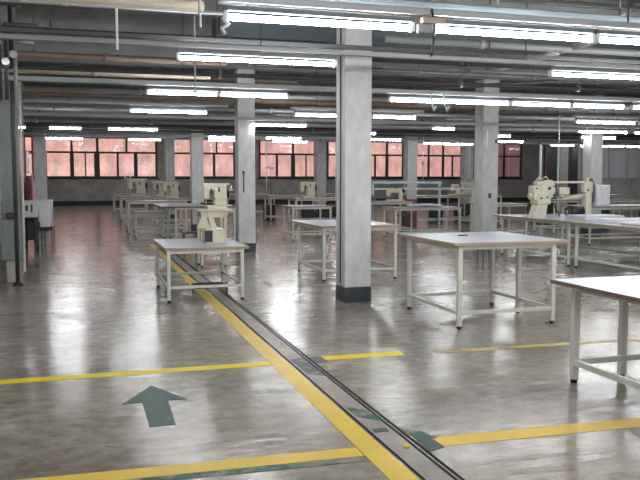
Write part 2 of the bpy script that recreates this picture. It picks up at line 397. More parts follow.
for y in (2.6, -.6):  # unseen rows added to light the near floor
    for x in (-1.5, 1.5, 4.5): fixture(1.53, x, y, 3.2, 'added unseen tube light behind the viewpoint, %s one of the %s row' % ({-1.5: 'left', 1.5: 'middle', 4.5: 'right'}[x], 'nearer' if y > 0 else 'rearmost'), 'added unseen tube lights behind the viewpoint', simple=True)

# channels and trunks that carry the light rows
def runx(name, x0, x1, y, z, wy, wz, m, label, cat='cable channel', hang=None, group=None):
    e = empty(name, (x0, y, z), label, cat, group)
    b = MB().box((0, -wy/2, 0), (x1-x0, wy/2, wz), m, bev=min(wy, wz)*.12)
    b.build('channel', e)
    x = x0+.5
    while hang and x < min(x1, y*1.05+3):
        MB().cyl((x-x0, 0, wz), (x-x0, 0, hang-z), .008, 'darksteel', 6).build('hanger_rod', e); x += 3.1
    return e
runx('light_channel', 1.0, 12, 5.85, 2.95, .10, .055, 'light', 'pale steel channel carrying the nearest row of tube lights', hang=4.75)
runx('cable_trunk', 1.12, 12, 6.12, 3.02, .14, .10, 'blue', 'blue grey cable trunk above the nearest row of tube lights', 'cable trunk', hang=4.75)
runx('light_channel', -4.9, 15, 7.98, 2.96, .08, .045, 'grey', 'steel channel carrying the second row of tube lights', hang=4.75)
runx('cable_trunk', -4.9, 15, 8.3, 3.08, .07, .045, 'darkpipe', 'dark slim cable trunk above the second row of tube lights', 'cable trunk')
runx('light_channel', -4.9, 18, 11.3, 2.96, .11, .07, 'light', 'grey channel carrying the third row of tube lights')
for xa, xb, lb in ((-4.9, 2.6, 'left piece of grey channel on the fourth row of tube lights'), (3.8, 6.5, 'middle piece of grey channel on the fourth row of tube lights'), (9.95, 22, 'right piece of grey channel on the fourth row of tube lights')):
    runx('light_channel', xa, xb, 14.3, 2.95, .10, .05, 'grey', lb, hang=4.75)
runx('light_channel', -4.9, 25, 17.2, 2.95, .10, .07, 'grey', 'grey channel carrying the fifth row of tube lights')
runx('light_channel', -4.9, 28, 19.62, 2.96, .10, .07, 'darkpipe', 'dark channel carrying the sixth row of tube lights')
runx('light_channel', -4.9, 30, 22.52, 2.96, .10, .07, 'darkpipe', 'dark channel carrying the seventh row of tube lights')
runx('light_channel', -4.9, 32, 24.62, 2.96, .10, .07, 'grey', 'grey channel carrying the eighth row of tube lights')
runx('light_channel', -4.9, 34, 29.52, 3.21, .12, .08, 'darkpipe', 'dark channel carrying the ninth row of tube lights')

# pipes across the hall
def pipe(x0, x1, y, z, r, m, label, y2=None, z2=None, col=None):
    e = empty('ceiling_pipe', (x0, y, z), label, 'pipe', 'pipes under the ceiling')
    d = Vector((x1-x0, (y2 or y)-y, (z2 or z)-z))
    MB().cyl((0, 0, 0), d, r, m, 14).build('pipe_run', e)
    n = max(1, int(d.length/2.4))
    b = 0
    for i in range(1, n+1):
        p = d*(i-.5)/n
        q = d.normalized()*.04
        MB().cyl(p-q, p+q, r*1.35, col or m, 12).build('pipe_collar', e)
    return e
pipe(-4.8, 1.0, 6.55, 3.065, .042, 'beige', 'beige pipe across the top left, ending at the nearest light')
pipe(-4.8, 1.45, 7.6, 3.24, .018, 'light', 'thin pale pipe under the beige one at top left')
pipe(-4.8, 2.1, 11.6, 3.36, .045, 'brown', 'brown pipe at left, above the third light row')
pipe(-4.8, 1.9, 11.9, 3.18, .035, 'beige', 'beige pipe at left, just above the third light row')
pipe(-4.8, 22, 17.85, 3.57, .06, 'grey', 'grey pipe passing behind the two middle columns, above fifth light row')
pipe(-4.8, 22, 18.0, 3.80, .05, 'darkpipe', 'dark pipe just above the grey pipe behind the two middle columns')
pipe(-4.8, 8, 18.15, 3.50, .06, 'brown', 'brown pipe at left, behind the column left of centre')
pipe(-4.8, 24, 18.3, 3.27, .055, 'light', 'pale pipe behind the two middle columns, lower than the grey one')
pipe(-4.8, 24, 18.75, 3.62, .10, 'grey', 'thick grey pipe high behind the fifth light row')
pipe(-4.8, 26, 18.9, 3.0, .06, 'light', 'pale pipe ahead of the sixth light row')
pipe(-4.8, 26, 20.6, 3.2, .10, 'darkpipe', 'thick dark pipe behind the sixth light row')
pipe(-4.8, 28, 23.4, 3.3, .12, 'brown', 'thick brown pipe deep in the hall')
pipe(-4.8, 30, 26.2, 3.25, .12, 'grey', 'thick grey pipe deep in the hall')
pipe(-4.8, 32, 31.0, 3.5, .16, 'darkpipe', 'broad dark pipe near the far windows')
pipe(3.75, 20, 9.4, 3.42, .045, 'grey', 'grey pipe right of the nearest column, above the second light row')
pipe(3.8, 20, 10.1, 3.28, .04, 'darkpipe', 'dark pipe just behind the grey pipe right of nearest column')
# diagonals
pipe(5.2, 6.4, 6.6, 3.3, .018, 'beige', 'thin pale pipe running away at the top right corner', y2=9.0, z2=3.5)
pipe(6.0, 7.2, 6.7, 3.35, .05, 'grey', 'grey pipe running into depth at the top right', y2=13.0, z2=3.6)
pipe(4.9, 9.6, 14.6, 3.3, .035, 'darkpipe', 'slanting dark pipe before the column behind the large table', y2=12.0, z2=3.5)
# thin conduits
i = 0
for y, z, m, x0, x1, r, lb in (
    (6.4, 3.35, 'darkpipe', 1.2, 14, .012, 'thin dark conduit just above the nearest cable trunk'),
    (7.2, 3.5, 'darkpipe', -4.8, 14, .022, 'dark conduit high between first and second light rows'),
    (8.6, 3.42, 'darkpipe', -4.8, 3.2, .03, 'dark conduit behind the second trunk, left part'),
    (9.62, 3.1, 'grey', 3.8, 16, .02, 'slim grey conduit right of the nearest column, below the ducts'),
    (10.6, 3.05, 'darkpipe', -4.8, 18, .028, 'dark conduit just ahead of the third light row'),
    (10.8, 3.55, 'darkpipe', -4.8, 3.4, .04, 'high dark conduit ahead of third light row, at left'),
    (12.0, 3.42, 'darkpipe', -4.8, 20, .035, 'dark conduit behind the third light row'),
    (19.1, 3.72, 'light', -4.8, 20, .03, 'slim pale conduit high ahead of the sixth light row'),
    (18.2, 3.95, 'beige', -4.8, 5, .03, 'high beige conduit behind the fifth light row, at left'),
    (18.5, 3.32, 'darkpipe', -4.8, 22, .04, 'dark conduit under the thick grey pipe, behind the fifth light row'),
    (18.6, 3.42, 'brown', 3.9, 22, .04, 'brown conduit behind the fifth light row, right part'),
    (19.3, 3.35, 'darkpipe', -4.8, 24, .06, 'dark pipe close ahead of the sixth light row'),
    (19.15, 3.12, 'beige', 3.9, 24, .04, 'beige conduit just ahead of sixth light row'),
    (21.6, 3.05, 'darkpipe', -4.8, 26, .05, 'low dark pipe ahead of the seventh light row'),
    (25.8, 3.0, 'light', -4.8, 28, .04, 'pale conduit behind the eighth light row')):
    e = empty('conduit', (x0, y, z), lb, 'conduit', 'conduits under the ceiling')
    MB().cyl((0, 0, 0), (x1-x0, 0, random.uniform(-.03, .03)), r, m, 10).build('conduit_run', e)
    x = .8+random.random()*1.5
    while x < x1-x0-.4 and x < y*1.2+6:
        MB().box((x-.02, -r*1.5, -r*1.5), (x+.02, r*1.5, r*1.6), 'darksteel').box((x-.006, -.006, r), (x+.006, .006, min(.55, 4.2-z)), 'darksteel').build('clip', e)
        x += 1.7+random.random()*1.6
# lighter concrete drop panels between the beams
# ducts and trays overhead
def duct(x0, x1, y0, y1, z0, z1, m, label):
    o = MB().box((x0, y0, z0), (x1, y1, z1), m, bev=.02).build('air_duct'); return tag(o, label, 'duct')
duct(1.9, 20, 11.0, 11.7, 3.62, 3.98, 'blue', 'blue grey air duct above the third light row')
duct(7.6, 20, 8.45, 9.2, 3.4, 3.8, 'blue', 'dark blue duct at the right edge under the ceiling')
duct(-4.8, 24, 19.9, 20.6, 3.35, 3.8, 'grey', 'grey duct crossing the hall behind the sixth light row')
duct(-4.8, 30, 27.2, 28.0, 3.5, 3.95, 'grey', 'far grey duct crossing the hall')
# junction box, loose cables
o = MB().box((2.60, 5.74, 2.875), (2.80, 5.80, 2.925), 'beige', bev=.008).build('junction_box'); tag(o, 'beige junction box between the two nearest tube lights', 'junction box')
o = MB().path([(2.70, 5.79, 3.0), (2.71, 5.76, 2.86), (2.70, 5.76, 2.72), (2.69, 5.77, 2.62)], .009, 'black').build('hanging_cable'); tag(o, 'black cable hanging from the beige junction box', 'cable')
o = MB().box((2.57, 5.76, 2.80), (2.70, 5.80, 2.875), 'grey', bev=.01).build('lamp_bracket'); tag(o, 'grey bracket at the end of the nearest left tube light', 'bracket')
o = MB().path([(1.03, 5.84, 2.84), (1.07, 5.82, 2.79), (1.02, 5.82, 2.76), (1.04, 5.8, 2.72)], .012, 'white').build('hanging_cable'); tag(o, 'white strap dangling from left end of nearest tube light', 'cable')
for i, (x, y, z0, z1, lb) in enumerate([(.93, 6.3, 2.85, 4.7, 'thin grey drop cable left of nearest tube light'), (.35, 7.6, 2.85, 4.25, 'thin drop cable above the second light row at left'),
                                 (-.25, 8.2, 3.1, 4.7, 'dark drop rod above the second light row, further left'), (1.35, 9.6, 2.7, 4.7, 'drop rod between the second and third light rows'),
                                 (3.35, 5.9, 3.1, 4.7, 'dark drop rod over the gap between nearest lights'), (4.5, 8.1, 3.1, 4.7, 'white drop rod right of nearest column')]):
    o = MB().cyl((x, y, z0), (x, y, z1), .012, ['grey', 'white', 'darksteel'][i % 3], 8).build('drop_rod'); tag(o, lb, 'rod')
# teal hooks
for x, y, z, lb in ((5.2, 11.15, 2.83, 'teal hook hanging below the third light row, left one'), (5.42, 11.15, 2.83, 'teal hook hanging below the third light row, beside its twin')):
    o = MB().path([(x, 11.225, 2.99), (x, y, z+.1), (x+.02, y, z), (x+.05, y, z-.12), (x+.09, y, z-.05)], .014, 'tealsteel').build('hanging_hook'); tag(o, lb, 'hook')
for x, y, z0, z1, r, lb in ((3.02, 29.0, .96, 3.2, .018, 'thin white power drop beside the shaded column by the long window'), (3.75, 28.1, .96, 3.2, .014, 'thin white power drop between the two columns left of centre'),
                       (7.25, 31.2, 1.0, 3.5, .02, 'thin white power drop left of the third window bay'), (9.0, 27.5, .95, 3.2, .012, 'thin power drop over the long far centre table'),
                       (10.3, 22.625, 1.58, 3.0, .012, 'thin power drop above the pale blue rack'), (13.85, 26.3, 1.05, 3.0, .014, 'thin power drop right of the red based column'), (9.75, 14.5, .86, 3.0, .010, 'thin power drop behind the long-arm machine')):
    o = MB().cyl((x, y, z0), (x, y, z1), r, 'white', 8).box((x-r*3, y-.02, z0+.5), (x+r*3, y+.02, z0+.62), 'grey').build('power_drop'); tag(o, lb, 'power cable')
# pipes and valves cluster at the left
e = empty('pipe_manifold', (-.66, 9.2, 2.8), 'cluster of dark pipes, elbows and valves at upper left edge', 'pipes')
MB().path([(-.16, 0, -.3), (-.16, 0, .75), (-.02, 0, .75), (.05, .2, .75)], .03, 'darkpipe', 12).build('elbow_pipe', e)
MB().path([(-.08, -.1, -.3), (-.08, -.1, .5), (.25, -.1, .5)], .022, 'darkpipe', 12).build('elbow_pipe', e)
MB().path([(-.0, .1, -.35), (-.0, .1, .35), (.2, .1, .35)], .02, 'grey', 12).build('elbow_pipe', e)
for x, z in ((-.16, .3), (-.08, .1), (.0, .18)):
    MB().cyl((x, -.14, z), (x, .09, z), .02, 'grey', 12).cyl((x, -.16, z), (x, -.14, z), .04, 'chrome', 14).build('valve', e)

# ---------------------------------------------------------------- left pillar, conduit, cabinet
e = empty('steel_pillar', (-1.07, 13.3, 0), 'wide grey pillar at the left edge of the hall', 'pillar')
MB().box((-.14, 0, .62), (.13, .3, 4.7), 'pillar', bev=.01).build('shaft', e)
MB().box((-.17, -.03, .35), (.15, .33, 1.0), 'pillar', bev=.02).build('lower_casing', e)
MB().box((-.10, .02, 0), (.10, .28, .4), 'wall', bev=.01).build('foot', e)
MB().box((-.08, -.08, 1.02), (.05, -.02, 1.12), 'black', bev=.02).build('clamp', e)
e = empty('standing_pipe', (-.975, 12.9, 0), 'dark vertical pipe standing in front of the left pillar', 'pipe')
MB().cyl((0, 0, 0), (0, 0, 4.7), .032, 'darkpipe', 12).build('pipe_run', e)
MB().cyl((0, 0, 0), (0, 0, .05), .09, 'black', 16, r2=.05).build('pipe_foot', e)
e = empty('standing_pipe', (-.905, 13.42, 0), 'pale vertical conduit on the right side of the left pillar', 'pipe')
MB().box((-.015, -.03, .15), (.02, .04, 3.25), 'steel', bev=.01).build('conduit', e)
MB().cyl((.035, 0, 1.6), (.035, 0, 3.2), .010, 'grey', 8).build('side_cable', e)
e = empty('electric_cabinet', (-1.72, 14.6, 0), 'tall grey steel cabinet behind the left pillar', 'cabinet')
MB().box((-.55, 0, .55), (.35, .4, 2.6), 'grey', bev=.01).build('body', e)
MB().box((-.50, -.02, .6), (-.13, 0, 2.55), 'shutter', bev=.005).build('door', e)
MB().box((-.11, -.02, .6), (.30, 0, 2.55), 'shutter', bev=.005).build('door', e)
MB().box((-.50, .05, 0), (.30, .35, .55), 'darksteel').build('stand', e)
MB().box((-.03, -.03, 1.75), (.06, -.02, 2.2), 'white').build('label_plate', e)

# ---------------------------------------------------------------- crate trolley at the left
e = empty('crate_trolley', (-1.10, 19.0, 0), 'black framed trolley standing near the left pillar', 'trolley')
for x in (-.16, .10):
    for y in (-.05, .5): MB().box((x-.018, y-.018, .08), (x+.018, y+.018, .74), 'black').cyl((x-.015, y, .045), (x+.015, y, .045), .045, 'rubber', 14).build('leg', e)
MB().box((-.19, -.09, .74), (.13, .54, .78), 'black', bev=.008).build('platform', e)
MB().box((-.13, .0, .25), (.07, .45, .72), 'black', bev=.03).build('lower_bin', e)
def crate(x, y, z, wd, d, h, label, rz=0, marks=True):
    e = empty('white_crate', (x, y, z), label, 'crate', rz=rz)
    b = MB(); t = .015
    b.prism([(0, 0), (wd, 0), (wd+.03, h), (-.03, h)], 0, t, 'white', 'XZ').prism([(0, 0), (wd, 0), (wd+.03, h), (-.03, h)], d-t, d, 'white', 'XZ')
    b.box((0, t, 0), (t, d-t, h), 'white').box((wd-t, t, 0), (wd, d-t, h), 'white').box((t, t, 0), (wd-t, d-t, t), 'white')
    b.build('shell', e)
    MB().box((-.035, -.01, h), (wd+.035, .02, h+.02), 'white', bev=.005).box((-.035, d-.02, h), (wd+.035, d+.01, h+.02), 'white', bev=.005).build('rim', e)
    if marks: MB().box((.04, -.004, h*.4), (.10, 0, h*.75), 'darksteel').box((.16, -.004, h*.3), (.20, 0, h*.8), 'darksteel').build('printed_mark', e)
    return e
crate(-1.27, 18.93, .782, .28, .48, .36, 'white crate with dark printed marks on the trolley')
crate(-.96, 19.9, .50, .22, 1.6, .60, 'long white bin behind the marked crate', marks=False)
e = empty('bin_stand', (-.94, 19.9, 0), 'black low stand under the long white bin', 'stand')
MB().box((-.03, -.02, .40), (.26, 1.62, .495), 'black', bev=.01).build('platform', e)
for x in (-.01, .22):
    for y in (.02, 1.56): MB().box((x, y, 0), (x+.03, y+.03, .40), 'black').build('leg', e)
def heap(name, x, y, z, sx, sy, sz, m, label, cat, n=5):
    b = MB()
    for i in range(n):
        a = i*2.4; r = .3
        b.ball((math.cos(a)*sx*r, math.sin(a)*sy*r, sz*(.45+.12*(i % 3))), 1, m, (sx*.34, sy*.4, sz*(.45)))
    o = b.build(name, None, (x, y, z)); return tag(o, label, cat)
heap('cloth_bundle', -1.20, 19.15, .80, .09, .3, .72, 'fabricred', 'dark red cloth bundle in the marked white crate', 'cloth')
heap('cloth_bundle', -1.07, 19.2, .80, .09, .3, .90, 'fabricpink', 'pink cloth bundle in the marked white crate', 'cloth')
e = empty('garment_rail', (-1.37, 21.5, 0), 'dark red garment rail standing behind the white crate', 'garment rail')
for x in (0, .19): MB().cyl((x, 0, 0), (x, 0, 2.75), .025, 'fabricred', 10).build('post', e)
MB().box((-.04, -.03, 1.68), (.23, .03, 1.73), 'fabricred').build('crossbar', e)
MB().box((-.04, -.03, 2.3), (.23, .03, 2.34), 'fabricred').build('crossbar', e)
o = MB().box((-1.35, 21.27, 1.24), (-1.14, 21.465, 1.72), 'black', bev=.03).build('black_bag'); tag(o, 'black bag hanging on the dark red rail', 'bag')
o = MB().box((-1.34, 21.44, 1.8), (-1.26, 21.468, 2.36), 'fabricwhite', bev=.015).build('hanging_cloth'); tag(o, 'pale cloth strip hanging on the dark red rail', 'cloth')

# ---------------------------------------------------------------- tables
def table(x0, y0, wd, d, h, label, top=None, group='white work tables', edge='edge', st=.17, legs=None, leg=.045, stl=True,
          m='steel', mt='lam', apron=.05, back_dark=False, th=.03, fx=None, cat='table', name='work_table'):
    """x0,y0 = outer corner of near-left leg; top = (x0,y0,x1,y1) of the board"""
    e = empty(name, (x0, y0, 0), label, cat, group)
    tx0, ty0, tx1, ty1 = top or (x0-.03, y0-.04, x0+wd+.03, y0+d+.04)
    tx0 -= x0; tx1 -= x0; ty0 -= y0; ty1 -= y0
    t = MB().box((tx0+.004, ty0+.004, h-th), (tx1-.004, ty1-.004, h), mt).build('table_top', e)
    b = MB()
    b.box((tx0, ty0, h-th-.002), (tx1, ty0+.004, h-.002), edge).box((tx0, ty1-.004, h-th-.002), (tx1, ty1, h-.002), edge)
    b.box((tx0, ty0+.004, h-th-.002), (tx0+.004, ty1-.004, h-.002), edge).box((tx1-.004, ty0+.004, h-th-.002), (tx1, ty1-.004, h-.002), edge)
    b.build('edge_band', t)
    H = h-th
    pos = [(0, 0), (wd-leg, 0), (0, d-leg), (wd-leg, d-leg)] + [(a-x0, c-y0) for a, c in (legs or [])]
    for px, py in pos:
        l = MB().box((px, py, .03), (px+leg, py+leg, H-.001), m, bev=.003).build('leg', e)
        MB().cyl((px+leg/2, py+leg/2, 0), (px+leg/2, py+leg/2, .03), leg*.5, 'rubber', 10).build('rubber_foot', l)
    a = MB()
    z0, z1 = H-apron, H-.002
    a.box((leg, .004, z0), (wd-leg, .03, z1), m).box((leg, d-.03, z0), (wd-leg, d-.004, z1), m)
    a.box((.004, leg, z0), (.03, d-leg, z1), m).box((wd-.03, leg, z0), (wd-.004, d-leg, z1), m)
    a.build('apron', e)
    if stl:
        q = leg*.82
        MB().box((leg, .004, st-q/2), (wd-leg, q, st+q/2), m, bev=.002).build('stretcher', e)
        MB().box((leg, d-q, st-q/2), (wd-leg, d-.004, st+q/2), m, bev=.002).build('stretcher', e)
        MB().box((.004, leg, st-q/2), (q, d-leg, st+q/2), m, bev=.002).build('stretcher', e)
        MB().box((wd-q, leg, st-q/2), (wd-.004, d-leg, st+q/2), m, bev=.002).build('stretcher', e)
    return e
T1 = table(1.07, 10.46, 1.04, 1.60, .735, 'white topped table straddling the yellow line, cream device on top', top=(1.04, 10.43, 2.18, 12.1), st=.20)
T2 = table(3.93, 7.67, 1.23, 1.42, .955, 'large white work table in front of the column, right of centre', top=(3.86, 7.63, 5.31, 9.2), st=.175, legs=[(5.11, 8.40)], leg=.05)
T3 = table(3.77, 3.75, 1.75, 1.64, .835, 'nearest work table, cut off by the right edge', top=(3.645, 3.7, 5.7, 5.50), st=.17, legs=[(4.255, 5.365)], leg=.055, edge='edgered')
T4 = table(3.70, 11.94, 1.28, 1.54, .895, 'white work table passing behind the nearest column', top=(3.66, 11.89, 5.03, 13.85), st=.17, legs=[(4.72, 13.2)], group='white work tables')
# clutter on T2
o = MB().box((4.42, 8.62, .955), (4.54, 8.66, .968), 'black', bev=.004).build('scissors_case'); tag(o, 'small dark tool lying on the large white work table', 'tool')
# foot pedal frames under T1
def pedal(x, y, label):
    e = empty('foot_pedal', (x, y, 0), label, 'pedal', 'foot pedals under tables')
    MB().box((-.22, -.12, .10), (.22, .12, .125), 'black', bev=.01, rot=Matrix.Rotation(.18, 3, 'X')).build('plate', e)
    MB().box((-.26, -.02, .0), (-.23, .02, .15), 'darksteel').box((.23, -.02, .0), (.26, .02, .15), 'darksteel').build('bracket', e)
    return e
pedal(1.75, 11.2, 'black foot pedal under the table on the yellow line')

# ---------------------------------------------------------------- sewing machines
def machine(x, y, z, label, s=1.0, rz=0, m='cream', group='sewing machines'):
    e = empty('sewing_machine', (x, y, z), label, 'sewing machine', group, rz); e.scale = (s, s, s)
    MB().box((-.24, -.09, 0), (.24, .09, .05), m, bev=.012).build('bed', e)
    MB().box((.11, -.06, .05), (.22, .06, .26), m, bev=.025).box((-.22, -.055, .23), (.20, .055, .34), m, bev=.03).build('arm', e)
    MB().box((-.245, -.06, .13), (-.15, .06, .33), m, bev=.02).build('head', e)
    MB().cyl((-.2, 0, .05), (-.2, 0, .14), .008, 'chrome').box((-.215, -.02, .05), (-.185, .02, .058), 'chrome').build('needle_bar', e)
    MB().cyl((.22, 0, .28), (.265, 0, .28), .065, 'black', 20).build('hand_wheel', e)
    MB().cyl((.03, 0, .34), (.03, 0, .37), .02, 'black').cyl((.14, .02, .34), (.14, .02, .40), .012, 'chrome').build('tension_dial', e)
    return e
def block_machine(x, y, z, label, s=1.0, rz=0):
    """tall boxy machine"""
    e = empty('sewing_machine', (x, y, z), label, 'sewing machine', 'sewing machines', rz); e.scale = (s, s, s)
    MB().box((-.17, -.12, 0), (.20, .14, .07), 'cream', bev=.01).build('bed', e)
    MB().box((-.03, -.10, .07), (.22, .12, .40), 'cream', bev=.02).box((-.22, -.08, .36), (.22, .10, .47), 'cream', bev=.02).build('arm', e)
    MB().box((-.235, -.09, .20), (-.12, .09, .44), 'cream', bev=.02).build('head', e)
    MB().box((-.24, -.02, .46), (.28, .04, .50), 'cream', bev=.008).build('thread_rail', e)
    MB().box((-.10, -.102, .28), (-.07, -.088, .40), 'black').box((.05, -.102, .33), (.08, -.095, .42), 'black').cyl((-.02, -.11, .2), (-.02, -.09, .2), .015, 'black').build('slot_cover', e)
    MB().cyl((-.18, 0, .07), (-.18, 0, .2), .01, 'chrome').build('needle_bar', e)
    MB().cyl((.22, 0, .3), (.27, 0, .3), .08, 'black', 20).build('hand_wheel', e)
    return e
def thread_stand(x, y, z, h, label, m='steel'):
    e = empty('thread_stand', (x, y, z), label, 'thread stand', 'thread stands')
    MB().cyl((0, 0, 0), (0, 0, h), .012, m, 8).build('rod', e)
    MB().box((-.15, -.02, h-.04), (.15, .02, h-.02), m).build('crossbar', e)
    for k in (-.1, .1): MB().cyl((k, 0, h-.02), (k, 0, h+.06), .03, 'white', 10, r2=.015).build('spool', e)
    return e
def spools(x, y, z, n, label): pass
# device on T1
e = empty('button_machine', (1.79, 11.1, .735), 'cream cased device on the table straddling the yellow line', 'machine')
MB().box((-.13, -.15, 0), (.15, .2, .21), 'cream', bev=.012).build('case', e)
MB().box((-.14, -.165, .03), (-.03, -.15, .19), 'black', bev=.005).build('front_opening', e)
MB().prism([(-.22, .21), (-.03, .21), (-.1, .42), (-.14, .42)], .05, .09, 'cream', 'XZ').prism([(-.03, .21), (.06, .21), (-.02, .44), (-.08, .44)], -.02, .02, 'cream', 'XZ').build('support', e)
# sewing table behind T1 with the tall machine
T5 = table(2.12, 14.55, .48, .5, 1.08, 'cream sewing table behind the table on the yellow line', top=(2.06, 14.5, 2.72, 15.2), m='cream', st=.25, edge='cream', mt='cream', cat='table', group='sewing tables', apron=.12)
block_machine(2.44, 14.85, 1.08, 'tall boxy cream sewing machine left of the second column', .98)
thread_stand(2.9, 16.2, 0, 1.45, 'thread stand beside the tall boxy cream machine')
# left row of tables
tl = 'white work tables at the left'
table(1.50, 39.0, 1.6, 1.2, .92, 'farthest small white table at left, below the long window', group=tl, leg=.06)
table(1.48, 31.5, 1.9, 1.2, .94, 'white table at left carrying two cream machines', group=tl, leg=.06)
table(1.33, 24.0, 1.75, 1.4, .98, 'tall white table in the left row, third from the windows', group=tl, leg=.055)
table(1.42, 22.3, .8, .8, .74, 'low small white table in the left row', group=tl, leg=.05)
table(2.18, 19.3, 1.5, 1.9, .98, 'white table with reddish edge ahead of the cream machines', group=tl, edge='edgered', top=(1.85, 19.25, 3.7, 21.9))
block_machine(2.12, 31.9, .94, 'cream sewing machine, left one of two below the long window', 1.45)
block_machine(2.95, 32.1, .94, 'cream sewing machine, right one of two below the long window', 1.25, rz=.6)
block_machine(3.05, 28.2, .96, 'greyish cream machine beside the shaded column', 1.2)
table(2.5, 27.9, 1.5, 1.0, .96, 'white table under the greyish cream machine', group=tl)
o = MB().box((3.0, 20.2, .98), (3.5, 20.7, 1.05), 'maroon', bev=.03).build('cloth_pile'); tag(o, 'dark reddish cloth pile on the reddish edged table', 'cloth')
thread_stand(1.75, 31.6, .94, .75, 'thread stand left of the two cream machines')
thread_stand(3.9, 27.0, 0, 1.9, 'tall thin thread stand between shaded column and next one')
# centre group beyond T4
tc = 'white work tables in the centre'
table(7.0, 29.5, 1.3, 1.0, 1.0, 'white frame table left in the far centre group', group=tc, leg=.05, m='steel')
table(7.35, 27.0, 2.6, 1.1, .95, 'long white table in the far centre with a cream machine', group=tc, leg=.05)
table(5.4, 20.2, 1.1, 1.0, .92, 'low white table behind the table at the nearest column', group=tc, leg=.045)
table(10.2, 33.5, 2.4, 1.1, .98, 'far white table below the third window bay', group=tc, leg=.06)
table(6.2, 34.5, 2.2, 1.1, 1.0, 'far white table right of the second column', group=tc, leg=.06)
block_machine(7.95, 27.6, .95, 'cream sewing machine on the long far centre table', 1.2)
machine(9.65, 27.5, .95, 'greenish cream machine at right end of long far centre table', 1.2, rz=2.2)
thread_stand(7.05, 29.6, 1.0, 1.1, 'dark thread stand beside the far centre machine', 'darksteel')
thread_stand(9.45, 26.9, 0, 1.7, 'tall thread stand before the far centre table')
def stool(x, y, label, m='darksteel', h=.48):
    e = empty('stool', (x, y, 0), label, 'stool', 'dark stools among the tables')
    MB().box((-.17, -.15, h-.04), (.17, .15, h), m, bev=.01).build('seat', e)
    for a in (-.14, .14):
        for b in (-.12, .12): MB().box((a-.015, b-.015, 0), (a+.015, b+.015, h-.04), 'darksteel').build('leg', e)
    return e
def bin_(x, y, wd, d, h, label, m='black'):
    e = empty('storage_bin', (x, y, 0), label, 'bin', 'dark bins under tables')
    MB().box((0, 0, 0), (wd, d, h), m, bev=.03).build('body', e)
    MB().box((-.02, -.02, h), (wd+.02, d+.02, h+.03), m, bev=.01).build('lid', e)
    return e
for i, (x, y, lb) in enumerate([(8.0, 28.3, 'black bin under the long far centre table, left one'), (8.6, 28.3, 'black bin under the long far centre table, middle one'), (9.25, 28.35, 'black bin under the long far centre table, right one'),
                                (7.1, 30.9, 'black bin behind the white frame table'), (10.6, 34.8, 'black bin under the far table of the third bay'), (11.5, 34.8, 'second black bin under the far table of the third bay'),
                                (13.0, 27.6, 'black bin beneath the tables right of the red based column'), (14.15, 27.75, 'second black bin right of the red based column'),
                                (15.3, 29.4, 'black bin left of the column behind the large table'), (15.9, 29.2, 'dark bin under the machine table by that column'),
                                (17.7, 27.9, 'black bin far right behind the large table'), (16.6, 22.3, 'black bin under the right hand tables'), (18.6, 22.4, 'dark bin under the right hand tables, rightmost')]):
    bin_(x, y, .45, .4, .58, lb)
stool(6.0, 17.6, 'dark stool between nearest column and second column')
stool(2.3, 17.4, 'dark stool under the reddish edged table')
stool(7.9, 14.2, 'dark stool behind the table at the nearest column', h=.5)
# rack and tables right of the nearest column
e = empty('overhead_rack', (8.6, 22.6, 0), 'pale blue steel rack of posts and bars right of nearest column', 'rack')
MB().box((0, 0, 1.50), (2.35, .05, 1.58), 'tealsteel', bev=.005).build('crossbar', e)
MB().box((-.4, .9, 1.30), (4.0, .95, 1.36), 'steel', bev=.005).build('crossbar', e)
for x in (.02, 2.28): MB().box((x-.03, 0, 0), (x+.03, .06, 1.50), 'tealsteel', bev=.004).build('post', e)
for x in (.02, 3.95): MB().box((x-.03, .9, 0), (x+.03, .95, 1.30), 'steel', bev=.004).build('post', e)
MB().box((.02, .03, 1.10), (.06, .93, 1.14), 'steel').build('side_bar', e)
MB().box((2.26, .05, 1.10), (2.30, .93, 1.14), 'steel').build('side_bar', e)
tr_ = 'white work tables right of the nearest column'
table(8.25, 19.9, 2.0, .9, .86, 'white table with curved cloth on it, under the pale blue rack', group=tr_, edge='lam')
table(7.9, 21.6, 1.6, .9, .98, 'white table just behind the rack, left of red based column', group=tr_)
table(11.4, 25.8, 2.6, 1.1, 1.05, 'white machine table right of the red based column', group=tr_)
table(14.0, 27.4, 1.5, 1.0, 1.1, 'white machine table just left of the column behind the large table', group=tr_)
machine(9.1, 22.0, .98, 'cream machine left of the red based column', 1.1)
machine(14.6, 27.8, 1.1, 'cream machine right of the pale blue rack', 1.3)
machine(13.2, 26.1, 1.05, 'small cream machine near the rack bar', 1.2, rz=.7)
block_machine(15.1, 28.0, 1.1, 'boxy cream machine near the distant right column', 1.1)
def chair(x, y, label, rz=0):
    e = empty('work_chair', (x, y, 0), label, 'chair', 'maroon chairs', rz)
    MB().box((-.2, -.2, .44), (.2, .2, .48), 'maroon', bev=.015).build('seat', e)
    MB().box((-.2, .17, .72), (.2, .2, 1.12), 'maroon', bev=.015).build('backrest', e)
    for a in (-.18, .18):
        MB().box((a-.013, .165, 0), (a+.013, .19, 1.0), 'darksteel').build('leg', e)
        MB().box((a-.013, -.19, 0), (a+.013, -.165, .44), 'darksteel').build('leg', e)
    return e
chair(9.95, 23.4, 'maroon chair left of the red based column')
chair(10.35, 24.3, 'second maroon chair close against the red based column', .5)
heap('cloth_bundle', 9.3, 20.3, .86, .9, .4, .09, 'fabricwhite', 'white cloth lying on the table under the rack', 'cloth')
heap('cloth_bundle', 8.2, 21.9, .98, .4, .3, .2, 'fabricgrey', 'grey cloth bundle near the red based column', 'cloth')
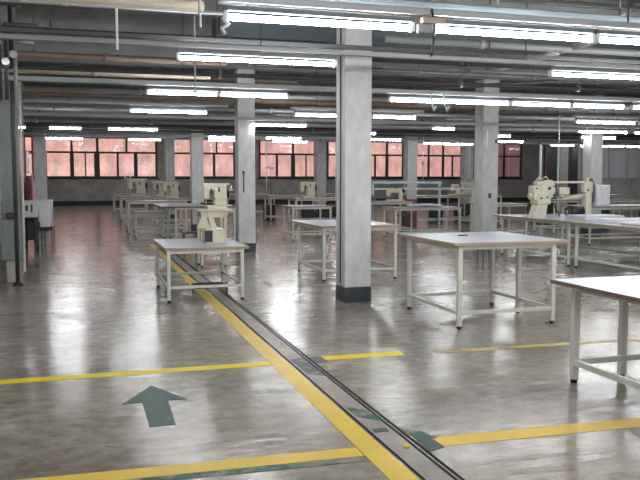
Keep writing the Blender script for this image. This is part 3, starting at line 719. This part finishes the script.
# right side: tables in series along depth, long arm machine
tg = 'white work tables at the right'
table(8.80, 10.3, 1.5, 2.2, .86, 'long white table at right edge holding folded white cloth', group=tg, top=(8.72, 10.2, 10.4, 12.55))
table(8.80, 12.7, 1.7, 2.5, .86, 'wood edged table under the long-arm sewing machine', group=tg, top=(8.72, 12.6, 10.6, 15.4), edge='edge')
table(12.1, 16.6, 2.6, 1.2, .97, 'white table behind the long-arm machine, second from front', group=tg)
table(13.6, 20.4, 3.2, 1.1, 1.02, 'white railed table far right behind the folded cloth', group=tg)
table(16.6, 24.6, 3.2, 1.1, 1.05, 'farthest white table at right, below the grey partition', group=tg)
table(10.9, 19.6, 1.3, 1.0, .95, 'white table just right of the column behind the large table', group=tg)
table(13.0, 24.5, 1.2, 1.0, 1.1, 'far white table right of the column behind the large table', group=tg)
e = empty('long_arm_machine', (8.95, 14.0, .86), 'big cream long-arm sewing machine on the wood edged table at right', 'sewing machine')
MB().prism([(-.16, 0), (.12, 0), (.17, .28), (-.06, .28)], -.10, .12, 'cream', 'XZ').build('base_wedge', e)
h = MB().box((-.10, -.14, .27), (.22, .15, .52), 'cream', bev=.03).box((-.16, -.10, .36), (.02, .13, .66), 'cream', bev=.03)
h.box((-.02, -.12, .48), (.34, .13, .70), 'cream', bev=.035).box((.12, -.10, .40), (.30, .11, .60), 'cream', bev=.02).box((-.08, -.08, .66), (.10, .08, .74), 'cream', bev=.02)
h.box((.10, -.07, .68), (.30, .09, .77), 'cream', bev=.015).cyl((-.17, 0, .44), (-.22, 0, .44), .05, 'cream', 16)
h.build('head', e)
for x, y, z, r in ((-.02, -.145, .40, .022), (.12, -.145, .42, .018), (.18, -.13, .60, .028), (.29, -.125, .64, .016), (-.10, -.11, .60, .016)):
    MB().cyl((x, y-.02, z), (x, y+.01, z), r, 'black', 14).build('dial', e)
MB().path([(-.1, -.05, .74), (-.04, -.06, .82), (.06, -.03, .79), (.16, -.02, .84), (.24, 0, .77)], .012, 'cream', 8).build('thread_guide', e)
MB().cyl((.02, .0, .74), (.02, .0, .80), .022, 'chrome', 12).build('cap', e)
MB().box((.30, -.035, .70), (1.16, .035, .745), 'cream', bev=.01).build('upper_bar', e)
MB().cyl((.30, 0, .47), (.62, 0, .40), .035, 'chrome', 14, r2=.03).cyl((.55, 0, .38), (1.12, 0, .44), .035, 'cream', 16, r2=.06).build('lower_arm', e)
MB().box((1.10, -.08, 0), (1.24, .10, .66), 'cream', bev=.025).box((1.06, -.06, .50), (1.28, .08, .74), 'cream', bev=.03).box((1.12, -.05, .72), (1.18, .05, .82), 'cream', bev=.01).build('end_column', e)
MB().cyl((1.13, -.1, .56), (1.13, -.07, .56), .02, 'black', 12).build('dial', e)
MB().cyl((.36, -.1, .5), (.36, .1, .5), .07, 'darksteel', 18).build('hand_wheel', e)
MB().box((.46, -.05, .47), (.72, .03, .62), 'cream', bev=.012).build('gauge_box', e)
MB().path([(.30, -.1, .30), (.34, -.14, .16), (.42, -.12, .10), (.44, -.1, .02)], .012, 'black', 8).build('hose', e)
e = empty('machine_motor', (9.55, 13.6, .86), 'black motor with pulley on the wood edged table beside the long-arm machine', 'motor')
MB().cyl((-.14, 0, .13), (.16, 0, .13), .12, 'black', 20).build('motor_body', e)
MB().cyl((-.18, 0, .13), (-.14, 0, .13), .09, 'darksteel', 20).cyl((-.19, 0, .13), (-.18, 0, .13), .035, 'chrome', 12).build('pulley', e)
MB().box((-.12, -.08, 0), (.14, .08, .03), 'black').build('mount', e)
e = empty('machine_motor', (9.25, 14.6, .86), 'black motor behind the long-arm machine base', 'motor')
MB().cyl((-.12, 0, .14), (.16, 0, .14), .13, 'black', 20).build('motor_body', e)
MB().box((-.1, -.08, 0), (.12, .08, .03), 'black').build('mount', e)
# folded cloth stacks on the right table
for i, (x, y, wd, d, h, lb) in enumerate([(9.0, 11.6, 1.2, .7, .07, 'flat stack of folded white cloth at the far end of the right edge table'),
                                          (8.95, 10.75, 1.1, .7, .05, 'flat stack of folded white cloth at the right edge of the picture'),
                                          (9.2, 12.75, .9, .6, .09, 'folded white cloth beside the long-arm machine motor')]):
    b = MB()
    n = 4
    for k in range(n):
        o_ = (random.random()-.5)*.05
        b.box((o_, 0, h*k/n), (wd+o_, d, h*(k+.85)/n), 'fabricwhite', bev=h/n*.3)
    tag(b.build('folded_cloth', None, (x, y, .861)), lb, 'cloth')
# white box & draped machine on the table behind
o = MB().box((12.5, 16.9, .971), (12.92, 17.3, 1.50), 'fabricwhite', bev=.03).build('covered_box'); tag(o, 'off-white boxy carton behind the folded cloth at right', 'box')
heap('draped_machine', 12.33, 17.0, .97, .24, .3, .62, 'fabricgrey', 'dark draped machine left of the off-white carton', 'machine')
o = MB().cyl((12.15, 16.75, .97), (12.15, 16.75, 1.3), .03, 'white', 12, r2=.015).build('thread_cone'); tag(o, 'white thread cone before the draped machine', 'thread cone')
# vertical posts in the far right background
for x, y, m, wd, lb in ((19.9, 31.0, 'white', .05, 'thin white post in the far right background'), (20.6, 31.2, 'black', .18, 'black upright left of the two dark uprights behind long-arm machine'),
                        (21.3, 31.4, 'grey', .2, 'grey upright between the dark ones in the far right background'), (21.9, 31.4, 'black', .16, 'black upright in the right background beside the grey one'), (22.5, 31.4, 'grey', .10, 'slim grey upright nearest the light column')):
    o = MB().box((x-wd, y-wd, 0), (x+wd, y+wd, 3.25), m, bev=.01).build('upright_post'); tag(o, lb, 'post')
